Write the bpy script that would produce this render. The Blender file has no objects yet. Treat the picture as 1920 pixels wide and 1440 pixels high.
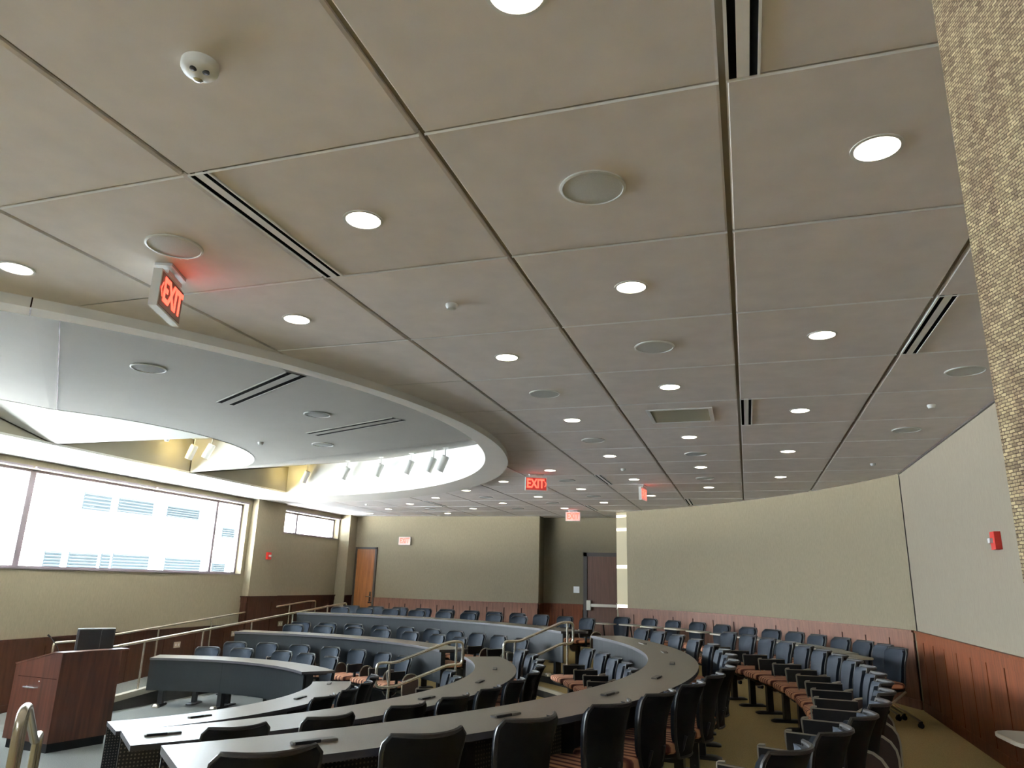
import bpy, math, random
from mathutils import Vector, Matrix
random.seed(7)
PI = math.pi
sc = bpy.context.scene
COL = sc.collection
EYE = 1.98                      # eye height above the front floor
F1, F2, F3 = 0.0, 0.27, 0.54    # the three floor levels
ZC = EYE + 1.584                # tiled ceiling
CX, CY = -7.625, 7.061          # centre of the curved rows
R = math.radians

# ------------------------------------------------------------------ materials
def mat(name, color, rough=0.6, metal=0.0, noise=0.0, nscale=20.0, spec=0.5, emit=0.0, ecol=None, bump=0.0, stretch=None):
    m = bpy.data.materials.new(name); m.use_nodes = True
    nt = m.node_tree; b = nt.nodes['Principled BSDF']
    b.inputs['Roughness'].default_value = rough; b.inputs['Metallic'].default_value = metal
    b.inputs['Specular IOR Level'].default_value = spec
    b.inputs['Base Color'].default_value = (*color, 1)
    if emit:
        b.inputs['Emission Color'].default_value = (*(ecol or color), 1); b.inputs['Emission Strength'].default_value = emit
    if noise or bump:
        tc = nt.nodes.new('ShaderNodeTexCoord'); n = nt.nodes.new('ShaderNodeTexNoise')
        n.inputs['Scale'].default_value = nscale; n.inputs['Detail'].default_value = 6
        src = tc.outputs['Object']
        if stretch:
            mp = nt.nodes.new('ShaderNodeMapping'); mp.inputs['Scale'].default_value = stretch
            nt.links.new(src, mp.inputs['Vector']); src = mp.outputs['Vector']
        nt.links.new(src, n.inputs['Vector'])
        if noise:
            r = nt.nodes.new('ShaderNodeValToRGB')
            lo = tuple(max(0, c*(1-noise)) for c in color); hi = tuple(min(1, c*(1+noise)) for c in color)
            r.color_ramp.elements[0].position = .3; r.color_ramp.elements[0].color = (*lo, 1)
            r.color_ramp.elements[1].position = .7; r.color_ramp.elements[1].color = (*hi, 1)
            nt.links.new(n.outputs['Fac'], r.inputs['Fac']); nt.links.new(r.outputs['Color'], b.inputs['Base Color'])
        if bump:
            bp = nt.nodes.new('ShaderNodeBump'); bp.inputs['Strength'].default_value = bump; bp.inputs['Distance'].default_value = .01
            nt.links.new(n.outputs['Fac'], bp.inputs['Height']); nt.links.new(bp.outputs['Normal'], b.inputs['Normal'])
    return m

M = {}
M['tile'] = mat('ceiling_tile', (.86, .808, .775), .85, noise=.04, nscale=6, spec=.05)
M['joint'] = mat('ceiling_joint', (.34, .30, .24), .9, spec=.05)
M['edge_rail'] = mat('lit_edge_and_rail', (.96, .96, .95), .5, spec=.05)
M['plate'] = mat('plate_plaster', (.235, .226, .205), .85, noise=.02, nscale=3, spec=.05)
M['plate2'] = mat('plate_plaster_lit', (.32, .31, .285), .85, noise=.02, nscale=3, spec=.05)  # same plaster, paler: light on the tilted facet put into the colour
M['plaster'] = mat('plaster', (.74, .70, .64), .85, noise=.02, nscale=3, spec=.05)
M['plaster_light'] = mat('plaster_light', (.80, .79, .74), .85, noise=.02, nscale=3, spec=.05)
M['cream'] = mat('cream_plaster', (.385, .36, .28), .85, noise=.03, nscale=3, spec=.05)
M['wall'] = mat('wall_covering', (.245, .212, .146), .9, noise=.06, nscale=60, stretch=(1, 1, .25), spec=.05)
M['wall_pale'] = mat('wall_covering_pale', (.275, .238, .182), .9, noise=.05, nscale=60, stretch=(1, 1, .25), spec=.05)
M['wall_dark'] = mat('wall_covering_shaded', (.165, .146, .10), .9, noise=.06, nscale=60, stretch=(1, 1, .25), spec=.05)  # same covering, darker: the recess shade is put into the colour
M['wood_pale'] = mat('cherry_wood_sheen', (.150, .066, .038), .5, spec=.3, noise=.28, nscale=6, stretch=(4, 4, .35))  # same cherry, paler: reflected sheen put into the colour
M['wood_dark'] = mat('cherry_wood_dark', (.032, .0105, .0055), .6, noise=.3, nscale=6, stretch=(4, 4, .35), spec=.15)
M['wood'] = mat('cherry_wood', (.125, .036, .013), .55, spec=.18, noise=.3, nscale=6, stretch=(4, 4, .35))
M['wood_groove'] = mat('wood_groove', (.022, .009, .006), .7, spec=.05)
M['walnut'] = mat('walnut_veneer', (.072, .024, .013), .4, noise=.42, nscale=5, stretch=(5, 5, .3))
M['door_wood'] = mat('oak_door', (.26, .098, .027), .4, noise=.25, nscale=5, stretch=(6, 6, .35))
M['door_dark'] = mat('dark_door', (.11, .05, .03), .5, noise=.2, nscale=5, stretch=(6, 6, .35))
M['frame_dark'] = mat('dark_metal_frame', (.045, .035, .03), .5)
M['mullion'] = mat('window_mullion', (.20, .165, .18), .5)
M['carpet'] = mat('olive_carpet', (.40, .31, .145), 1.0, noise=.22, nscale=120, spec=.05, bump=.3)
M['carpet_front'] = mat('grey_carpet', (.150, .158, .150), 1.0, noise=.22, nscale=120, spec=.05, bump=.3)
M['riser'] = mat('dark_riser', (.035, .033, .03), .7)
M['nosing'] = mat('pale_nosing', (.42, .38, .30), .6)
M['desk_top'] = mat('desk_laminate', (.125, .108, .080), .36, noise=.08, nscale=150)
M['desk_edge'] = mat('desk_edge', (.05, .045, .05), .5)
M['slate'] = mat('slate_laminate', (.010, .0125, .014), .45, spec=.3, noise=.08, nscale=80)
M['black'] = mat('black_plastic', (.009, .009, .010), .55, spec=.25)
M['void'] = mat('slot_void', (.008, .008, .008), 1.0, spec=0)
M['black_metal'] = mat('black_metal', (.012, .012, .014), .38)
M['fabric'] = mat('slate_fabric', (.009, .0155, .026), .7, noise=.25, nscale=300, spec=.25)
M['mesh_back'] = mat('black_mesh_back', (.006, .006, .0065), .7, spec=.15)
M['rim'] = mat('chair_rim', (.020, .019, .018), .5)
M['tablet_brown'] = mat('tablet_underside', (.06, .035, .029), .6)
M['tablet_top'] = mat('tablet_top', (.22, .205, .175), .4)
M['arm_trim'] = mat('arm_trim', (.27, .24, .19), .5)
M['tablet_edge'] = mat('tablet_edge', (.48, .43, .34), .5)
M['steel'] = mat('satin_steel', (.60, .56, .48), .32, metal=1.0)
M['painted_rail'] = mat('painted_rail', (.66, .61, .50), .26, metal=.8)
M['module_grey'] = mat('module_grey', (.10, .096, .085), .5)
M['chrome'] = mat('chrome', (.8, .8, .8), .15, metal=1.0)
M['white'] = mat('white_enamel', (.78, .78, .74), .45)
M['grille_dark'] = mat('speaker_grille_dark', (.15, .152, .145), .9, noise=.1, nscale=400, spec=.05)
M['grille'] = mat('speaker_grille', (.60, .61, .59), .8, noise=.1, nscale=400)
M['bulb'] = mat('downlight_lens', (1, .93, .8), .4, emit=7, ecol=(1, .90, .72))
M['spot_bulb'] = mat('spot_lamp', (1, .6, .25), .4, emit=2.2, ecol=(1, .62, .25))
M['exit_red'] = mat('exit_letter', (1, .05, .03), .5, emit=2.0, ecol=(1, .06, .035))
M['exit_face_red'] = mat('exit_face_red', (.22, .02, .018), .5, emit=.16, ecol=(1, .08, .06))
M['exit_face_pink'] = mat('exit_face_pink', (.85, .55, .5), .5, emit=.25, ecol=(1, .35, .32))
M['exit_face_grey'] = mat('exit_face_grey', (.28, .17, .13), .5)
M['alarm_red'] = mat('alarm_red', (.55, .03, .02), .4)
M['paper'] = mat('paper', (.80, .82, .84), .7)
M['slit_glow'] = mat('painted_sun_bar', (1, .98, .9), .5, emit=1.1, ecol=(1, .97, .88))
M['strip_pale'] = mat('painted_sun_pale', (.46, .41, .28), .8, emit=.08, ecol=(1, .9, .6))
M['screen'] = mat('monitor_plastic', (.012, .012, .014), .35)
M['ext_wall'] = mat('facade_stone', (.76, .81, .86), .9)
M['ext_glass'] = mat('facade_glass', (.0066, .0086, .0098), .6, spec=0)
M['ext_ground'] = mat('snowy_ground', (.92, .91, .88), .9)

def glass_mat():
    m = bpy.data.materials.new('window_glass'); m.use_nodes = True; nt = m.node_tree
    nt.nodes.remove(nt.nodes['Principled BSDF']); out = nt.nodes['Material Output']
    t = nt.nodes.new('ShaderNodeBsdfTransparent'); t.inputs[0].default_value = (.95, .97, .97, 1)
    g = nt.nodes.new('ShaderNodeBsdfGlossy'); g.inputs['Roughness'].default_value = .05
    x = nt.nodes.new('ShaderNodeMixShader'); x.inputs[0].default_value = .06
    nt.links.new(t.outputs[0], x.inputs[1]); nt.links.new(g.outputs[0], x.inputs[2]); nt.links.new(x.outputs[0], out.inputs[0])
    return m
M['glass'] = glass_mat()

def stripe_mat():
    m = bpy.data.materials.new('striped_seat_fabric'); m.use_nodes = True; nt = m.node_tree; b = nt.nodes['Principled BSDF']
    b.inputs['Roughness'].default_value = .85; b.inputs['Specular IOR Level'].default_value = .2
    tc = nt.nodes.new('ShaderNodeTexCoord'); w = nt.nodes.new('ShaderNodeTexWave')
    w.wave_type = 'BANDS'; w.bands_direction = 'X'; w.inputs['Scale'].default_value = 4.4; w.inputs['Distortion'].default_value = .4
    r = nt.nodes.new('ShaderNodeValToRGB'); e = r.color_ramp.elements
    e[0].position = .0; e[0].color = (.09, .03, .025, 1); e[1].position = 1; e[1].color = (.62, .32, .19, 1)
    x = e.new(.30); x.color = (.22, .085, .06, 1); x = e.new(.48); x.color = (.56, .27, .155, 1)
    nt.links.new(tc.outputs['Object'], w.inputs['Vector']); nt.links.new(w.outputs['Fac'], r.inputs['Fac'])
    nt.links.new(r.outputs['Color'], b.inputs['Base Color']); return m
M['stripe'] = stripe_mat()

def weave_mat():
    m = bpy.data.materials.new('woven_fabric'); m.use_nodes = True; nt = m.node_tree; b = nt.nodes['Principled BSDF']
    b.inputs['Roughness'].default_value = .95; b.inputs['Specular IOR Level'].default_value = .1
    uv = nt.nodes.new('ShaderNodeUVMap'); n0 = nt.nodes.new('ShaderNodeTexNoise'); n0.inputs['Scale'].default_value = 160
    mp = nt.nodes.new('ShaderNodeMixRGB'); mp.blend_type = 'ADD'; mp.inputs[0].default_value = .0022
    nt.links.new(uv.outputs[0], n0.inputs['Vector']); nt.links.new(uv.outputs[0], mp.inputs[1]); nt.links.new(n0.outputs['Color'], mp.inputs[2])
    k = nt.nodes.new('ShaderNodeTexBrick'); k.inputs['Scale'].default_value = 1
    k.inputs['Brick Width'].default_value = .0078; k.inputs['Row Height'].default_value = .0036; k.inputs['Mortar Size'].default_value = .00055
    k.inputs['Mortar Smooth'].default_value = .6
    k.inputs['Color1'].default_value = (.55, .45, .275, 1); k.inputs['Color2'].default_value = (.21, .16, .10, 1); k.inputs['Mortar'].default_value = (.10, .07, .055, 1)
    nt.links.new(mp.outputs[0], k.inputs['Vector'])
    n = nt.nodes.new('ShaderNodeTexNoise'); n.inputs['Scale'].default_value = 1; n.inputs['Detail'].default_value = 3
    sm = nt.nodes.new('ShaderNodeMapping'); sm.inputs['Scale'].default_value = (45, 5, 1)
    nt.links.new(uv.outputs[0], sm.inputs['Vector']); nt.links.new(sm.outputs[0], n.inputs['Vector'])
    rr = nt.nodes.new('ShaderNodeValToRGB'); rr.color_ramp.elements[0].position = .32; rr.color_ramp.elements[0].color = (.62, .55, .56, 1)
    rr.color_ramp.elements[1].position = .62; rr.color_ramp.elements[1].color = (1.1, 1.1, 1.05, 1)
    nt.links.new(n.outputs['Fac'], rr.inputs['Fac'])
    mx = nt.nodes.new('ShaderNodeMixRGB'); mx.blend_type = 'MULTIPLY'; mx.inputs[0].default_value = 1
    nt.links.new(k.outputs['Color'], mx.inputs[1]); nt.links.new(rr.outputs['Color'], mx.inputs[2])
    nt.links.new(mx.outputs[0], b.inputs['Base Color'])
    bp = nt.nodes.new('ShaderNodeBump'); bp.inputs['Strength'].default_value = .8; bp.inputs['Distance'].default_value = .003; bp.invert = True
    nt.links.new(k.outputs['Fac'], bp.inputs['Height']); nt.links.new(bp.outputs['Normal'], b.inputs['Normal'])
    return m
M['weave'] = weave_mat()

def perf_mat():
    m = bpy.data.materials.new('perforated_black_metal'); m.use_nodes = True; nt = m.node_tree; b = nt.nodes['Principled BSDF']
    b.inputs['Roughness'].default_value = .5
    uv = nt.nodes.new('ShaderNodeUVMap'); mp = nt.nodes.new('ShaderNodeMapping'); mp.inputs['Scale'].default_value = (45, 45, 45)
    fr = nt.nodes.new('ShaderNodeVectorMath'); fr.operation = 'FRACTION'
    sb = nt.nodes.new('ShaderNodeVectorMath'); sb.operation = 'SUBTRACT'; sb.inputs[1].default_value = (.5, .5, 0)
    ln = nt.nodes.new('ShaderNodeVectorMath'); ln.operation = 'LENGTH'
    lt = nt.nodes.new('ShaderNodeMath'); lt.operation = 'LESS_THAN'; lt.inputs[1].default_value = .24
    mx = nt.nodes.new('ShaderNodeMixRGB'); mx.inputs[1].default_value = (.010, .010, .011, 1); mx.inputs[2].default_value = (.16, .14, .12, 1)
    L = nt.links
    L.new(uv.outputs[0], mp.inputs[0]); L.new(mp.outputs[0], fr.inputs[0]); L.new(fr.outputs[0], sb.inputs[0]); L.new(sb.outputs[0], ln.inputs[0])
    L.new(ln.outputs['Value'], lt.inputs[0]); L.new(lt.outputs[0], mx.inputs[0]); L.new(mx.outputs[0], b.inputs['Base Color'])
    return m
M['perf'] = perf_mat()

# ------------------------------------------------------------------ mesh helpers
class B:
    """collects vertices and faces, then links them as ONE mesh object"""
    def __init__(s): s.v = []; s.f = []; s.m = []; s.uv = {}
    def add(s, vs, fs, mi=0, uvs=None):
        o = len(s.v); s.v += [tuple(p) for p in vs]
        for i, f in enumerate(fs):
            if uvs: s.uv[len(s.f)] = uvs[i]
            s.f.append(tuple(o+k for k in f)); s.m.append(mi)
        return s
    def box(s, x0, x1, y0, y1, z0, z1, mi=0, T=None):
        vs = [(x, y, z) for z in (z0, z1) for y in (y0, y1) for x in (x0, x1)]
        if T: vs = [T @ Vector(v) for v in vs]
        return s.add(vs, [(0, 2, 3, 1), (4, 5, 7, 6), (0, 1, 5, 4), (2, 6, 7, 3), (0, 4, 6, 2), (1, 3, 7, 5)], mi)
    def loft(s, rings, mi=0, cap0=True, cap1=True, closed=True):
        n = len(rings[0]); vs = [p for r in rings for p in r]; fs = []
        for i in range(len(rings)-1):
            for j in range(n if closed else n-1):
                k = (j+1) % n; fs.append((i*n+j, i*n+k, (i+1)*n+k, (i+1)*n+j))
        if cap0: fs.append(tuple(reversed(range(n))))
        if cap1: fs.append(tuple((len(rings)-1)*n+j for j in range(n)))
        return s.add(vs, fs, mi)
    def tube(s, pts, r, n=8, mi=0, closed=False):
        P = [Vector(p) for p in pts]; rings = []; N = len(P)
        up = Vector((0, 0, 1)); prev = None
        for i in range(N):
            if closed: t = (P[(i+1) % N]-P[i-1]).normalized()
            else: t = (P[min(i+1, N-1)]-P[max(i-1, 0)]).normalized()
            if prev is None:
                a = t.cross(up)
                if a.length < .05: a = t.cross(Vector((1, 0, 0)))
                a.normalize()
            else:
                a = prev - t*prev.dot(t); a.normalize()
            prev = a; b = t.cross(a)
            rings.append([P[i]+a*(r*math.cos(2*PI*k/n))+b*(r*math.sin(2*PI*k/n)) for k in range(n)])
        if closed: rings.append(rings[0]); return s.loft(rings, mi, False, False)
        return s.loft(rings, mi)
    def cyl(s, c, r, z0, z1, n=24, mi=0, r2=None):
        r2 = r if r2 is None else r2
        return s.loft([[(c[0]+q*math.cos(2*PI*k/n), c[1]+q*math.sin(2*PI*k/n), z) for k in range(n)] for q, z in ((r, z0), (r2, z1))], mi)
    def lathe(s, c, prof, n=24, mi=0):
        return s.loft([[(c[0]+q*math.cos(2*PI*k/n), c[1]+q*math.sin(2*PI*k/n), c[2]+z) for k in range(n)] for q, z in prof], mi)
    def obj(s, name, mats, parent=None, smooth=False, loc=None, rotz=0):
        me = bpy.data.meshes.new(name); me.from_pydata(s.v, [], s.f)
        for q in (mats if isinstance(mats, (list, tuple)) else [mats]): me.materials.append(M[q])
        for p, mi in zip(me.polygons, s.m): p.material_index = mi
        if s.uv:
            ul = me.uv_layers.new(name='UVMap')
            for fi, uvs in s.uv.items():
                for li, c in zip(me.polygons[fi].loop_indices, uvs): ul.data[li].uv = c
        if smooth:
            me.polygons.foreach_set('use_smooth', [True]*len(me.polygons))
            try: me.set_sharp_from_angle(angle=R(40))
            except Exception: pass
        me.update()
        o = bpy.data.objects.new(name, me); COL.objects.link(o)
        if parent: o.parent = parent
        if loc: o.location = loc
        if rotz: o.rotation_euler = (0, 0, rotz)
        return o

def tag(o, label, cat, group=None, kind=None):
    o['label'] = label; o['category'] = cat
    if group: o['group'] = group
    if kind: o['kind'] = kind
    return o
def thing(name, label, cat, loc=(0, 0, 0), rotz=0, group=None):
    o = bpy.data.objects.new(name, None); COL.objects.link(o); o.empty_display_size = .1
    o.location = loc; o.rotation_euler = (0, 0, rotz)
    return tag(o, label, cat, group)
def struct(o, label=None):
    o['kind'] = 'structure'
    if label: o['label'] = label
    return o
def dup(root, loc, rotz, label, group=None):
    r = root.copy(); COL.objects.link(r); r.location = loc; r.rotation_euler = (0, 0, rotz); r['label'] = label
    if group: r['group'] = group
    for ch in list(root.children):
        c = ch.copy(); COL.objects.link(c); c.parent = r
        for g in list(ch.children):
            d = g.copy(); COL.objects.link(d); d.parent = c
    return r
class Proto:
    """first use moves the original, later uses copy it"""
    def __init__(s, root): s.root = root; s.used = False
    def put(s, loc, rotz, label, group=None):
        if not s.used:
            s.used = True; o = s.root; o.location = loc; o.rotation_euler = (0, 0, rotz); o['label'] = label
            if group: o['group'] = group
            return o
        return dup(s.root, loc, rotz, label, group)
def rrect(w, d, r, cx=0, cy=0, n=5):
    """rounded rectangle outline, counter-clockwise"""
    out = []
    for (sx, sy, a0) in ((1, 1, 0), (-1, 1, 90), (-1, -1, 180), (1, -1, 270)):
        for k in range(n):
            a = R(a0+90*k/(n-1)); out.append((cx+sx*(w/2-r)+r*math.cos(a), cy+sy*(d/2-r)+r*math.sin(a)))
    return out
def fillet(pts, rad, n=5, closed=False):
    P = [Vector(p) for p in pts]; out = []; N = len(P)
    for i in range(N):
        if not closed and i in (0, N-1): out.append(P[i]); continue
        a, b, c = P[i-1], P[i], P[(i+1) % N]
        d1 = (a-b); d2 = (c-b); k = min(rad, d1.length*.45, d2.length*.45)
        p, q = b+d1.normalized()*k, b+d2.normalized()*k
        for j in range(n):
            t = j/(n-1); out.append(p*(1-t)**2+b*2*t*(1-t)+q*t*t)
    return out
def pol(r, az, z=0): return (CX+r*math.cos(R(az)), CY+r*math.sin(R(az)), z)
def rot_at(az): return R(az-90)
ORD = 'first second third fourth fifth sixth seventh eighth ninth tenth eleventh twelfth thirteenth fourteenth fifteenth sixteenth seventeenth eighteenth nineteenth twentieth'.split()

# ------------------------------------------------------------------ camera
cam = bpy.data.cameras.new('camera'); co = bpy.data.objects.new('camera', cam); COL.objects.link(co)
yaw, pitch, roll = -0.314026715, 0.269409302, 0.0272853824
cy_, sy_, cp, sp = math.cos(yaw), math.sin(yaw), math.cos(pitch), math.sin(pitch)
fwd = Vector((sy_*cp, cy_*cp, sp)); r0 = Vector((cy_, -sy_, 0)); u0 = r0.cross(fwd)
rt = r0*math.cos(roll)+u0*math.sin(roll); up = u0*math.cos(roll)-r0*math.sin(roll)
mw = Matrix.Identity(4)
for i in range(3): mw[i][0] = rt[i]; mw[i][1] = up[i]; mw[i][2] = -fwd[i]
mw.translation = (0, 0, EYE); co.matrix_world = mw
cam.sensor_width = 36; cam.lens = 1343.547/1920*36; cam.clip_start = .05; cam.clip_end = 300
sc.camera = co

# ------------------------------------------------------------------ room shell
XW = -10.14                     # window wall
YB = 17.27                      # back wall
XR = 2.075                      # right wall
RW = 10.48                      # curved wall radius
TOPZ = EYE+2.6

# floors
b = B(); b.add([(-10.5, -3.3, 0), (2.4, -3.3, 0), (2.4, 18.2, 0), (-10.5, 18.2, 0)], [(0, 1, 2, 3)])
struct(b.obj('floor', 'carpet_front'))
RX = -9.02                      # ramp edge
def tier(name, rt, z0, z1, amin, amax, step=2.0):
    """raised floor outside radius rt, bounded by the ramp edge and the room rectangle"""
    b = B(); n = int((amax-amin)/step)+1; ins = []; outs = []
    for i in range(n+1):
        a = amin+(amax-amin)*i/n; c, s = math.cos(R(a)), math.sin(R(a)); ts = []
        if c > 1e-6: ts.append((2.2-CX)/c)
        if c < -1e-6: ts.append((RX-CX)/c)
        if s > 1e-6: ts.append((18.0-CY)/s)
        if s < -1e-6: ts.append((-3.2-CY)/s)
        ro = max(min(ts), rt+.01)
        ins.append((CX+rt*c, CY+rt*s)); outs.append((CX+ro*c, CY+ro*s))
    N = len(ins)
    b.add([(*p, z1) for p in ins]+[(*p, z1) for p in outs], [(i, i+N, i+N+1, i+1) for i in range(N-1)], 0)
    b.add([(*p, z0) for p in ins]+[(*p, z1) for p in ins], [(i, i+N, i+N+1, i+1) for i in range(N-1)], 1)
    e = [(*outs[-1], z0), (*outs[-1], z1), (*ins[-1], z1), (*ins[-1], z0)]; b.add(e, [(0, 1, 2, 3)], 1)
    e = [(*outs[0], z0), (*outs[0], z1), (*ins[0], z1), (*ins[0], z0)]; b.add(e, [(0, 1, 2, 3)], 1)
    # pale nosing along the edge
    r1 = rt+.05
    for (ra, za, rb, zb) in ((rt-.004, z1+.004, r1, z1+.004), (rt-.004, z1-.035, rt-.004, z1+.004)):
        vs = []
        for i in range(n+1):
            a = R(amin+(amax-amin)*i/n); vs.append((CX+ra*math.cos(a), CY+ra*math.sin(a), za))
        for i in range(n+1):
            a = R(amin+(amax-amin)*i/n); vs.append((CX+rb*math.cos(a), CY+rb*math.sin(a), zb))
        b.add(vs, [(i, i+N, i+N+1, i+1) for i in range(N-1)], 2)
    return struct(b.obj(name, ['carpet', 'riser', 'nosing']))
tier('floor_middle_tier', 4.66, F1, F2, -107, 107)
tier('floor_upper_tier', 6.75, F2, F3, -101.5, 101.5)
def halfstep(name, r0_, r1_, a0, a1, z0, z1):
    b = B(); n = 6; top = []
    for rr, aa in ((r0_, (a0, a1)), (r1_, (a1, a0))):
        for i in range(n+1):
            a = R(aa[0]+(aa[1]-aa[0])*i/n); top.append((CX+rr*math.cos(a), CY+rr*math.sin(a)))
    b.loft([[(*p, z0) for p in top], [(*p, z1) for p in top]], 1, True, False)
    b.add([(*p, z1) for p in top], [tuple(range(len(top)))], 0)
    vs = []
    for rr in (r0_-.004, r0_+.05):
        for i in range(n+1):
            a = R(a0+(a1-a0)*i/n); vs.append((CX+rr*math.cos(a), CY+rr*math.sin(a), z1+.004))
    b.add(vs, [(i, i+n+1, i+n+2, i+1) for i in range(n)], 2)
    vs = []
    for zz in (z1-.04, z1+.004):
        for i in range(n+1):
            a = R(a0+(a1-a0)*i/n); vs.append((CX+(r0_-.004)*math.cos(a), CY+(r0_-.004)*math.sin(a), zz))
    b.add(vs, [(i, i+n+1, i+n+2, i+1) for i in range(n)], 2)
    for aa, sgn in ((a0, -1), (a1, 1)):      # side nosing
        a = R(aa); t = Vector((-math.sin(a), math.cos(a), 0))*(.004*sgn)
        p = [Vector((CX+q*math.cos(a), CY+q*math.sin(a), 0))+t for q in (r0_, r1_)]
        b.add([(p[0].x, p[0].y, z1-.03), (p[1].x, p[1].y, z1-.03), (p[1].x, p[1].y, z1+.004), (p[0].x, p[0].y, z1+.004)], [(0, 1, 2, 3)], 2)
    return struct(b.obj(name, ['carpet', 'riser', 'nosing']))
halfstep('aisle_step', 6.38, 6.76, 39.3, 50.5, F2, F2+.135)
halfstep('aisle_step', 4.28, 4.67, 38, 50.5, F1, F1+.135)
halfstep('aisle_step', 6.38, 6.76, -50.5, -39.8, F2, F2+.135)

# ramp by the window wall
y0, y1 = 8.2, 15.0
b = B(); b.add([(XW, y0, 0), (RX, y0, 0), (RX, y1, F3), (XW, y1, F3), (RX, YB+.3, F3), (XW, YB+.3, F3)], [(0, 1, 2, 3), (3, 2, 4, 5)], 0)
b.add([(RX, y0, 0), (RX, y1, 0), (RX, y1, F3)], [(0, 1, 2)], 1)
struct(b.obj('ramp', ['carpet_front', 'riser']))
b = B(); cu = .13
pr = [(y0, 0), (y1, F3), (y1+.3, F3)]
vs = []
for (y, z) in pr: vs += [(RX-.05, y, z), (RX+.05, y, max(0, z-.1)), (RX+.05, y, z+cu), (RX-.05, y, z+cu)]
fs = []
for i in range(2):
    o = i*4
    for j in range(4): fs.append((o+j, o+(j+1) % 4, o+4+(j+1) % 4, o+4+j))
b.add(vs, fs, 0)
b.add([(RX+.052, y0, 0), (RX+.052, y1, 0), (RX+.052, y1, F3-.01+.05), (RX+.052, y0, .05)], [(0, 1, 2, 3)], 1)
struct(b.obj('ramp_curb', ['nosing', 'riser']))

# tiled ceiling
T = 1.0668; X0 = .0133; Y0 = 2.079
RC, RO = (-9.01, 6.97), 6.39    # outer edge of the ceiling ring
XB = -8.65                      # inner edge of the band over the windows
def tile_keep(x, y):
    if x < XB and .7 < y < 13.35: return False
    return math.hypot(x-RC[0], y-RC[1]) > RO-.22 or x < XB
b = B()
for k in range(-10, 2):
    for j in range(-5, 15):
        xa, xb, ya, yb = X0+k*T, X0+(k+1)*T, Y0+j*T, Y0+(j+1)*T
        gx, gy = .011, .004
        cs = [tile_keep(x, y) for x in (xa, xb, (xa+xb)/2) for y in (ya, yb, (ya+yb)/2)]
        if all(cs):
            cq = [(xa+gx, ya+gy), (xb-gx, ya+gy), (xb-gx, yb-gy), (xa+gx, yb-gy)]; ci = [(xa+gx+.009, ya+gy+.010), (xb-gx-.009, ya+gy+.010), (xb-gx-.009, yb-gy-.003), (xa+gx+.009, yb-gy-.003)]
            rz = [(yb+.001, ZC), (yb+.008, ZC-.0055), (yb+.011, ZC)]  # white ridge added to imitate the lit edge of the farther tile
            b.loft([[(x, y, z) for y, z in rz] for x in (xa+gx, xb-gx)], 2)
            b.loft([[(*p, ZC) for p in ci], [(*p, ZC+.009) for p in cq], [(*p, ZC+.02) for p in cq]], 0, True, False); b.add([(xa, ya, ZC+.019), (xb, ya, ZC+.019), (xb, yb, ZC+.019), (xa, yb, ZC+.019)], [(0, 1, 2, 3)], 1)
        elif any(cs):
            n = 12
            for p in range(n):
                for q in range(n):
                    xs, xe = xa+gx+(T-2*gx)*p/n, xa+gx+(T-2*gx)*(p+1)/n; ys, ye = ya+gy+(T-2*gy)*q/n, ya+gy+(T-2*gy)*(q+1)/n
                    if tile_keep((xs+xe)/2, (ys+ye)/2):
                        b.add([(xs, ys, ZC), (xs, ye, ZC), (xe, ye, ZC), (xe, ys, ZC)], [(0, 1, 2, 3)], 0)
                        if p == 0: b.add([(xa, ys, ZC+.018), (xa, ye, ZC+.018), (xs, ye, ZC+.018), (xs, ys, ZC+.018)], [(0, 1, 2, 3)], 1); b.add([(xs, ys, ZC), (xs, ye, ZC), (xs, ye, ZC+.018), (xs, ys, ZC+.018)], [(0, 1, 2, 3)], 0)
                        if p == n-1: b.add([(xe, ys, ZC+.018), (xe, ye, ZC+.018), (xb, ye, ZC+.018), (xb, ys, ZC+.018)], [(0, 1, 2, 3)], 1); b.add([(xe, ys, ZC), (xe, ye, ZC), (xe, ye, ZC+.018), (xe, ys, ZC+.018)], [(0, 1, 2, 3)], 0)
struct(b.obj('ceiling', ['tile', 'joint', 'edge_rail']))
b = B(); b.box(XW-.4, XB, .7, 13.35, ZC, ZC+.03); struct(b.obj('ceiling_window_band', 'plaster_light'))
b = B(); b.box(-10.9, 2.6, -3.42, 18.6, TOPZ, TOPZ+.1); struct(b.obj('ceiling_deck', 'joint'))

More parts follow.
